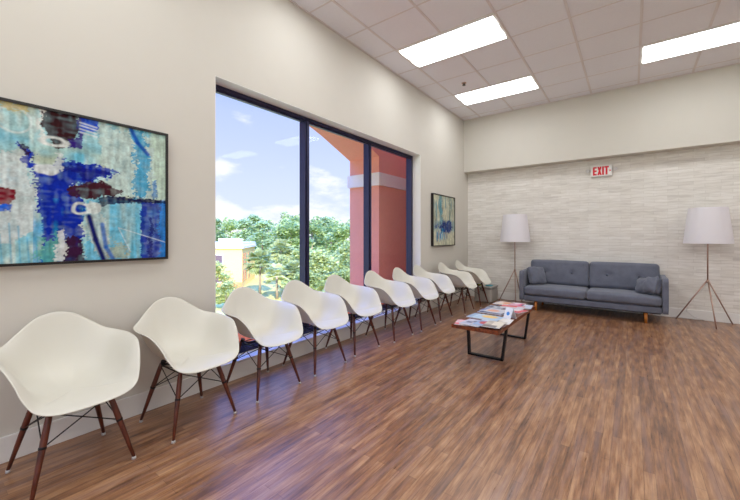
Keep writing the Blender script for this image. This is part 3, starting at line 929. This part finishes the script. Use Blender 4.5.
mags = [
    ('pink edged magazine at the near left corner of the coffee table', -1.352, 3.36, 14, .15, .20, .006, 0, 'split', 11, (A(226, 170, 180), A(240, 214, 214), A(226, 206, 220), A(214, 90, 110))),
    ('lavender magazine near the front edge of the table, right of the pink edged one', -1.255, 3.385, -4, .20, .25, .007, .0075, 'blocks', 12, (A(196, 196, 214), A(170, 178, 206), A(90, 96, 130), A(226, 190, 110))),
    ('red and blue magazine in the middle of the near edge of the table', -1.135, 3.40, -6, .19, .25, .006, .0155, 'photo', 13, (A(150, 176, 214), A(110, 140, 190), A(190, 70, 84), A(206, 216, 232))),
    ('cream and grey magazine at the near right corner of the table', -1.055, 3.37, 3, .16, .24, .006, .0225, 'split', 14, (A(206, 196, 180), A(160, 152, 146), A(226, 218, 202), A(120, 112, 112))),
    ('pale blue magazine with a yellow patch lying across the table behind the near row', -1.255, 3.72, 86, .22, .33, .007, 0, 'photo', 15, (A(176, 200, 222), A(196, 214, 226), A(232, 196, 120), A(150, 176, 206))),
    ('white sheet like magazine beside the folded card, near the right table edge', -1.030, 3.66, 4, .12, .24, .004, 0, 'split', 16, (A(226, 222, 214), A(206, 198, 186), A(232, 228, 220), A(190, 182, 170))),
    ('dark blue magazine, lower of the two stacked in the middle of the table', -1.275, 4.03, 88, .21, .28, .009, 0, 'blocks', 17, (A(46, 60, 110), A(60, 84, 140), A(150, 160, 190), A(30, 36, 70))),
    ('white and peach magazine, upper of the two stacked in the middle of the table', -1.265, 4.055, 80, .20, .26, .007, .0105, 'photo', 18, (A(214, 210, 214), A(186, 190, 204), A(222, 160, 130), A(110, 124, 170))),
    ('grey magazine behind the middle stack at the left table edge', -1.33, 4.30, 92, .20, .18, .006, 0, 'blocks', 19, (A(140, 146, 162), A(176, 180, 190), A(90, 96, 112), A(214, 210, 206))),
    ('red magazine to the right of the grey one, behind the folded card', -1.10, 4.26, 70, .20, .24, .007, 0, 'photo', 20, (A(214, 66, 80), A(190, 190, 196), A(222, 216, 214), A(90, 96, 110))),
    ('white and red magazine overlapping the red one', -1.155, 4.40, 96, .20, .26, .006, .0085, 'split', 21, (A(214, 206, 206), A(176, 170, 176), A(216, 90, 96), A(206, 206, 216))),
    ('orange and cream magazine at the far left corner of the table', -1.33, 4.63, 80, .21, .18, .006, 0, 'photo', 22, (A(226, 206, 190), A(236, 222, 206), A(226, 150, 110), A(206, 200, 200))),
    ('pink magazine at the middle of the far table end', -1.165, 4.66, 88, .20, .16, .006, 0, 'split', 23, (A(232, 140, 180), A(240, 190, 206), A(226, 206, 210), A(230, 110, 150))),
    ('pale blue white magazine at the far right corner of the table', -1.035, 4.58, 8, .12, .24, .006, 0, 'blocks', 24, (A(196, 204, 222), A(222, 224, 230), A(170, 186, 214), A(232, 232, 232))),
]
for lab, x, y, rz, w_, h_, th, dz, st, sd, cl in mags:
    magazine(lab, x, y, rz, w_, h_, th, z0 + dz, st, sd, cl)

# folded tent card
tc_ = thing('tent_card', 'white folded card with a blue emblem standing on the coffee table', 'card', (-1.03, 3.825, ZT + .0005), math.radians(-28))
ang = math.radians(22)
hh, ww = .125, .095
for s, nm in ((-1, 'front_panel'), (1, 'back_panel')):
    Mx = Matrix.Translation((0, s * hh * math.sin(ang), 0)) @ Matrix.Rotation(s * ang, 4, 'X')
    o = MB().box(-ww / 2, ww / 2, -.0008, .0008, 0, hh, 0, Mx).build(nm, M_paper, tc_)
    if s < 0:
        e = MB()
        e.rod(Mx @ Vector((0, -.0008, .06)), Mx @ Vector((0, -.0020, .06)), .020, n=18)
        e.build('emblem', M_logo, o)

# ------------------------------------------------------------------ sofa
SX, SY = -0.582, 6.45
sf = thing('sofa', 'slate grey two cushion sofa with button backs against the stone patterned wall', 'sofa', (SX, SY, 0))
hw = 1.003
cushion('base', M_sofa, sf, (0, .375, .205), (2 * hw - .15, .73, .09), r=.012, seg=6)
for s in (-1, 1):
    cushion('armrest', M_sofa, sf, (s * (hw - .038), .375, .415), (.076, .75, .51), r=.018, puff=(.003, 0, .004), seg=8)
cushion('back_frame', M_sofa, sf, (0, .69, .49), (2 * hw - .156, .10, .46), r=.02, seg=6)
iw = hw - .076
for s in (-1, 1):
    cushion('seat_cushion', M_sofa, sf, (s * iw / 2, .292, .335), (iw - .006, .60, .145), r=.045, puff=(.004, .012, .016), seg=18)
for s in (-1, 1):
    b = cushion('back_cushion', M_sofa, sf, (s * iw / 2, .565, .625), (iw - .008, .17, .43), r=.05, puff=(.004, .022, .006), seg=26,
                tufts=((-.21, .0, .03, .055), (.21, .0, .03, .055)), rot=(math.radians(-9), 0, 0))
    for bxx in (-.21, .21):
        MB().rod((bxx, -.095, 0), (bxx, -.068, 0), .008, .02, 14, rings=[(0, .006), (.25, .015), (.6, .019), (1, .019)]).build('button', M_button, b)
MB().box(-hw + .09, hw - .09, .04, .70, .152, .1605).build('dust_cover', M_under, sf)
for sx in (-1, 1):
    for y in (.07, .66):
        MB().rod((sx * .745, y, .155), (sx * .745, y, 0), .024, .017, 16).build('leg', M_oakleg, sf)

p1 = cushion('throw_pillow', M_sofa, None, (0, 0, 0), (.33, .11, .31), r=.045, puff=(-.01, .03, -.008), seg=12, seed=3, wob=.004)
p1.location = (SX - iw + .15, SY + .30, .574); p1.rotation_euler = (math.radians(-20), math.radians(4), math.radians(58))
tag(p1, 'slate grey throw pillow leaning on the left armrest of the sofa', 'pillow', 'throw pillows on the sofa')
p2 = cushion('throw_pillow', M_sofa, None, (0, 0, 0), (.32, .13, .25), r=.05, puff=(-.01, .03, -.008), seg=12, seed=5, wob=.007)
p2.location = (SX + iw - .145, SY + .17, .535); p2.rotation_euler = (math.radians(-26), math.radians(-12), math.radians(-44))
tag(p2, 'rumpled slate grey throw pillow leaning on the right armrest of the sofa', 'pillow', 'throw pillows on the sofa')

# ------------------------------------------------------------------ floor lamps
def lamp(label, x, y, feet, cord=None):
    t = thing('floor_lamp', label, 'floor lamp', (x, y, 0), 0, 'white shaded tripod floor lamps')
    P = []
    n = 48
    for k in range(n):
        a = 2 * PI * k / n
        P.append([(r * math.cos(a), r * math.sin(a), z) for z, r in ((1.168, .27), (1.174, .2695), (1.345, .2495), (1.52, .2295), (1.676, .2108), (1.682, .21))])
    o = grid_mesh('lamp_shade', P, M_shade, t, closed_u=True)
    s = o.modifiers.new('thickness', 'SOLIDIFY'); s.thickness = .003
    MB().rod((0, 0, .605), (0, 0, 1.66), .0085, n=14).build('pole', M_bronze, t)
    sp_ = MB()
    for k in range(3):
        a = 2 * PI * k / 3
        sp_.rod((0, 0, 1.655), (.209 * math.cos(a), .209 * math.sin(a), 1.676), .003, n=6)
    sp_.build('shade_carrier', M_bronze, t)
    MB().rod((0, 0, .60), (0, 0, .645), .018, n=16).build('collar', M_bronze, t)
    MB().rod((0, 0, 1.40), (0, 0, 1.45), .02, n=14).build('socket', M_black, t)
    for fx, fy in feet:
        d = Vector((fx, fy, 0)).normalized() * .012
        MB().rod((d.x, d.y, .628), (fx, fy, 0.004), .0095, .0075, 12).build('leg', M_bronze, t)
    if cord:
        MB().tube(cord, .0022, 6).build('cord', M_glide, t)
    return t
lamp('white shaded tripod floor lamp left of the sofa, behind its left armrest', -1.775, 6.93,
     [(-.33, .13), (.06, .27), (.10, -.33)])
lamp('white shaded tripod floor lamp standing free to the right of the sofa', 0.872, 6.93,
     [(-.33, .19), (.05, -.29), (.29, .235)],
     [(0, .0, .61), (-.06, .12, .45), (-.18, .26, .3), (-.2, .29, .12), (-.12, .295, .04), (.0, .297, .008), (-.06, .29, .006), (-.3, .295, .006)])

# ------------------------------------------------------------------ outside: arcade of coral stucco
JY, AX1, AX0, ZS = 5.33, -3.80, -4.514, 2.775
LY = 0.2                                   # far springing of the wide arch
ar = MB()
# pier beyond the arch
ar.box(AX0, AX1, JY, JY + 1.6, -7.0, 4.6)
# arch header: profile fitted to the visible curve, then level, then down again
curve = [(JY, ZS), (5.03, 2.899), (4.79, 2.996), (4.52, 3.105), (4.255, 3.194), (3.95, 3.29), (3.6, 3.38), (3.2, 3.44), (2.77, 3.46)]
curve += [(JY + LY - y, z) for y, z in reversed(curve[:-1])]
for (ya, za), (yb, zb) in zip(curve, curve[1:]):
    ar.poly([(AX0, ya, za), (AX0, yb, zb), (AX0, yb, 4.6), (AX0, ya, 4.6)], (AX1 - AX0, 0, 0))
ar.box(AX0, AX1, LY - 1.6, LY, -7.0, 4.6)
ar.box(AX1, XL - WT, JY + 1.4, JY + 1.6, -7, 4.0); ar.box(AX1, XL - WT, LY - 1.6, LY - 1.4, -7, 4.0)  # unseen end walls, added to keep sky light off the pier's inner face
ar.box(AX1, XL - WT, LY - 1.6, JY + 1.6, 4.0, 4.6)                # roof of the arcade
aw = structure(ar.build('wall_arcade', M_coral))
MB().box(AX0 - .035, AX1 + .03, JY - .035, JY + 1.6, 2.235, 2.475).build('band', M_band, aw)
MB().box(AX0 - .035, AX1 + .03, LY - 1.6, LY + .035, 2.235, 2.475).build('band', M_band, aw)
structure(MB().box(AX0 - .03, XL - WT, LY, JY, -0.5, 0.12).build('trim_1', M_terra))
structure(MB().box(AX1, XL - WT, JY, JY + 1.6, -0.5, 0.12).build('trim_2', M_terra))

# ------------------------------------------------------------------ outside: lawn, building, trees
GZ = -7.0
structure(MB().box(-260, 120, -160, 230, GZ - .3, GZ).build('lawn', M_lawn))

YAW = math.radians(36.97)
def at(u, depth, z=GZ):
    """point on the ground at a given bearing (pixel column) and depth in front of the lens"""
    a = (u - 370) / 348.0
    return Vector((depth * (-math.sin(YAW) + a * math.cos(YAW)), depth * (math.cos(YAW) + a * math.sin(YAW)), z))

bc = at(242, 56)                           # nearest corner of the yellow building
view = Vector((bc.x, bc.y, 0)).normalized()
br_ = math.atan2(view.y, view.x)
bd = thing('building', 'pale yellow two storey building with a white flat roof edge among the trees', 'building', bc, br_ + PI - math.radians(10))
# local: +x towards the viewer, corner at the origin, the long front runs along +y... to the left in view
MB().box(-14, 0, -16, 0, 0, 6.35).build('wall', M_stucco, bd)
MB().box(-14.2, .25, -16.2, .25, 6.35, 6.75).box(-14.1, .12, -16.1, .12, 6.75, 7.25).build('parapet', M_roofw, bd)
MB().box(-9, -6, -5, -1.5, 7.25, 7.9).build('roof_unit', M_roofw, bd)
for yy, zz in ((-3.6, 3.9), (-7.6, 3.9), (-3.6, .9), (-11.6, 3.9), (-7.6, .9)):
    f_ = MB().box(0, .08, yy - .75, yy + .75, zz, zz + 1.5).build('window', M_roofw, bd)
    MB().box(.08, .11, yy - .6, yy + .6, zz + .12, zz + 1.38).build('pane', M_darkwin, f_)
for xx in (-1.3, -3.2, -6.5):
    for zz in (.9, 3.6):
        f_ = MB().box(xx - .4, xx + .4, 0, .06, zz, zz + 1.9).build('window', M_orange, bd)
        MB().box(xx - .3, xx + .3, .06, .09, zz + .1, zz + 1.8).build('pane', M_darkwin, f_)
MB().box(.0, .05, -16, 0, 0, .9).build('wall_base', M_orange, bd)

def foliage_mesh(bm, blobs, n, size, r):
    for _ in range(n):
        b = r.choice(blobs)
        while True:
            d = Vector((r.uniform(-1, 1), r.uniform(-1, 1), r.uniform(-1, 1)))
            if .2 < d.length < 1: break
        d = d.normalized() * (.55 + .45 * r.random() ** .5)
        c_ = Vector(b[0]) + Vector((d.x * b[1], d.y * b[1], d.z * b[2]))
        q = Matrix.Rotation(r.uniform(0, 6.28), 3, 'Z') @ Matrix.Rotation(r.uniform(-1.1, 1.1), 3, 'X')
        s_ = size * r.uniform(.6, 1.3)
        vs = [bm.verts.new(c_ + q @ Vector(p)) for p in ((-s_, -s_ * .6, 0), (s_ * .2, -s_ * .8, .1 * s_), (s_, s_ * .3, 0), (-s_ * .2, s_ * .8, -.1 * s_))]
        bm.faces.new(vs)

def make_tree(name, label, cat, h, cr, nblob, n, leaf, mat, seed, group, low=.25, conic=0.0):
    r = random.Random(seed)
    t = thing(name, label, cat, (0, 0, 0), 0, group)
    MB().rod((0, 0, 0), (0, 0, h * .75), h * .022, h * .008, 8).build('trunk', M_bark, t)
    blobs = []
    for _ in range(nblob):
        q = r.random()
        z = h * (low + (1 - low - .08) * q)
        w = cr * (math.sin(PI * (.18 + .74 * q)) * (1 - conic * q)) * r.uniform(.3, 1)
        a = r.uniform(0, 6.28)
        br = cr * r.uniform(.22, .42)
        blobs.append(((w * math.cos(a), w * math.sin(a), z), br, br * .75))
    f = MB()
    foliage_mesh(f.bm, blobs, n, leaf, r)
    f.build('crown', mat, t)
    return t

def put(proto, used, p, s, rz, label):
    o = copy_tree(proto) if used else proto
    o.location = p; o.scale = (s[0], s[0], s[1]); o.rotation_euler = (0, 0, rz)
    o['label'] = label
    return o
gT = 'trees in the wood beyond the window'
tA = make_tree('broadleaf_tree', '', 'tree', 13, 4.2, 46, 3600, .30, M_leaf, 1, gT)
tB = make_tree('broadleaf_tree', '', 'tree', 13, 3.6, 40, 3200, .28, M_leaf3, 2, gT, .2, .4)
tC = make_tree('broadleaf_tree', '', 'tree', 9, 4.0, 40, 3200, .26, M_leaf2, 3, gT, .08)
used = set()
spots = []
r = random.Random(21)
labA = 'pale green broadleaf tree in the wooded background beyond the window'
labB = 'grey green tall tree in the wooded background beyond the window'
labC = 'yellowish green low tree in front of the wood beyond the window'
for d, u0, step in ((106, 40, 32), (96, 72, 36), (86, -12, 43), (78, 264, 48), (68, 290, 54)):
    u = u0
    while u < 384:
        spots.append((u + r.uniform(-2, 2), d + r.uniform(-.5, .5), r.choice('AB'), r.uniform(.98, 1.1), r.uniform(.92, 1.04) * (1.14 if d > 90 else .98 if d > 70 else .9)))
        u += step
spots += [(302, 53, 'C', .8, .78), (346, 54, 'C', .85, .82), (322, 48, 'C', .85, .74), (368, 48, 'C', .85, .76), (304, 41, 'C', .6, .5), (348, 40, 'C', .62, .52), (326, 35, 'C', .45, .34),
          (214, 47, 'C', .6, .56), (226, 40, 'C', .4, .36)]
for u, d, kd, sx, sz in spots:
    pr = {'A': tA, 'B': tB, 'C': tC}[kd]
    put(pr, kd in used, at(u, d), (sx, sz), r.uniform(0, 6.28), {'A': labA, 'B': labB, 'C': labC}[kd])
    used.add(kd)

def make_palm(label, seed, h, R):
    r = random.Random(seed)
    t = thing('palm_tree', label, 'palm tree', (0, 0, 0), 0, 'palm trees beside the yellow building')
    MB().rod((0, 0, 0), (0, 0, h), .2, .15, 10).build('trunk', M_bark, t)
    f = MB()
    for k in range(64):
        a = r.uniform(0, 6.28); e = r.uniform(-.75, 1.35)
        d = Vector((math.cos(a) * math.cos(e), math.sin(a) * math.cos(e), math.sin(e)))
        side = d.cross(Vector((0, 0, 1)));  side = side.normalized() if side.length > .01 else Vector((1, 0, 0))
        up = side.cross(d)
        L0 = R * r.uniform(.5, .65)
        base = Vector((0, 0, h)) + d * L0
        f.rod((0, 0, h), base, .03, .02, 5)
        nb = 9
        for b in range(nb):                # fan of drooping blades
            th = (b / (nb - 1) - .5) * 2.5
            dd = d * math.cos(th) + side * math.sin(th)
            Lb = R * .5 * (1 - .25 * abs(th))
            p1 = base + dd * Lb * .55; p2 = base + dd * Lb + Vector((0, 0, -.22 * Lb))
            wv = up.cross(dd).normalized() * .17
            vs = [f.bm.verts.new(p) for p in (base, p1 - wv, p2, p1 + wv)]
            f.bm.faces.new(vs)
    f.build('fronds', M_palm, t)
    return t
for i, (u, d, h, R, lab) in enumerate([(260, 50, 4.4, 2.3, 'palm tree with a clear trunk just right of the yellow building'),
                                       (277, 46, 3.1, 1.8, 'palm tree right of the clear trunked palm, left of the first dark mullion'),
                                       (294, 48, 3.3, 1.8, 'palm tree closest to the first dark mullion'),
                                       (281, 56, 5.9, 2.2, 'taller palm tree behind the gap between the front palms')]):
    p = make_palm(lab, 30 + i, h, R)
    p.location = at(u, d)

# ------------------------------------------------------------------ sky and sun
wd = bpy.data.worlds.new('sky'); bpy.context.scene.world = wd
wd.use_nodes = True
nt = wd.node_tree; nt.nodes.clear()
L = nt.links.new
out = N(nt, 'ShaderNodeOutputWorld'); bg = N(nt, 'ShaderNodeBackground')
tcn = N(nt, 'ShaderNodeTexCoord'); sx = N(nt, 'ShaderNodeSeparateXYZ'); L(tcn.outputs['Generated'], sx.inputs[0])
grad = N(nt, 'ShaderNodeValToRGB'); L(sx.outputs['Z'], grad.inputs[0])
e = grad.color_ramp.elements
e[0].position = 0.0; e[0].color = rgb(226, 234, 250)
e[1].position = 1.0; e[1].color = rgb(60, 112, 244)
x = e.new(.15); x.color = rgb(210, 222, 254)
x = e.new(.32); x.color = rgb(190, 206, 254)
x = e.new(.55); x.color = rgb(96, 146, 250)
# clouds: noise over the direction flattened towards the horizon
mp = N(nt, 'ShaderNodeMapping'); mp.inputs['Scale'].default_value = (1, 1, 2.4); mp.inputs['Location'].default_value = (0.35, 0.2, 0.1)
L(tcn.outputs['Generated'], mp.inputs[0])
nz = N(nt, 'ShaderNodeTexNoise'); nz.inputs['Scale'].default_value = 4.2; nz.inputs['Detail'].default_value = 7; nz.inputs['Roughness'].default_value = .55
L(mp.outputs[0], nz.inputs['Vector'])
hz = N(nt, 'ShaderNodeMapRange'); hz.inputs[1].default_value = .02; hz.inputs[2].default_value = .24; hz.inputs[3].default_value = .19; hz.inputs[4].default_value = -.10
L(sx.outputs['Z'], hz.inputs[0])
ad = N(nt, 'ShaderNodeMath', operation='ADD'); L(nz.outputs['Fac'], ad.inputs[0]); L(hz.outputs[0], ad.inputs[1])
mr = N(nt, 'ShaderNodeMapRange'); mr.interpolation_type = 'SMOOTHSTEP'; mr.inputs[1].default_value = .50; mr.inputs[2].default_value = .66
L(ad.outputs[0], mr.inputs[0])
mx = N(nt, 'ShaderNodeMix', data_type='RGBA'); mx.inputs[7].default_value = (1.0, 1.0, 1.02, 1)
L(mr.outputs[0], mx.inputs[0]); L(grad.outputs[0], mx.inputs[6])
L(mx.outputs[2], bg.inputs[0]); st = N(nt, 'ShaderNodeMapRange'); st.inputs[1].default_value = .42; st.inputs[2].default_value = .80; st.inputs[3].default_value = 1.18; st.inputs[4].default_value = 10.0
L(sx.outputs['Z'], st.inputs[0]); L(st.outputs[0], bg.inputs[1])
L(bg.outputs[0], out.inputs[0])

sl = bpy.data.lights.new('sun', 'SUN'); sl.energy = 8.0; sl.angle = math.radians(.6); sl.color = (1, .95, .82)
so = bpy.data.objects.new('sun', sl); C.objects.link(so)
sd = Vector((0.75, -0.45, 0.62)).normalized()      # towards the sun
so.rotation_euler = sd.to_track_quat('Z', 'Y').to_euler()

# ------------------------------------------------------------------ camera
cam = bpy.data.cameras.new('camera')
cam.sensor_width = 36.0
cam.lens = 348.0 / 740.0 * 36.0
cam.shift_y = -13.5 / 740.0
cam.clip_end = 600
co = bpy.data.objects.new('camera', cam); C.objects.link(co)
co.location = (0, 0, 1.27)
co.rotation_euler = (PI / 2, 0, YAW)
sc = bpy.context.scene
sc.camera = co
sc.view_settings.view_transform = 'Standard'
sc.view_settings.look = 'None'
sc.view_settings.gamma = 1.0
sc.view_settings.use_curve_mapping = False
sc.view_settings.exposure = 0.0
sc.cycles.use_denoising = True
sc.cycles.max_bounces = 10
sc.cycles.diffuse_bounces = 6
sc.cycles.transparent_max_bounces = 12
sc.cycles.sample_clamp_indirect = 6
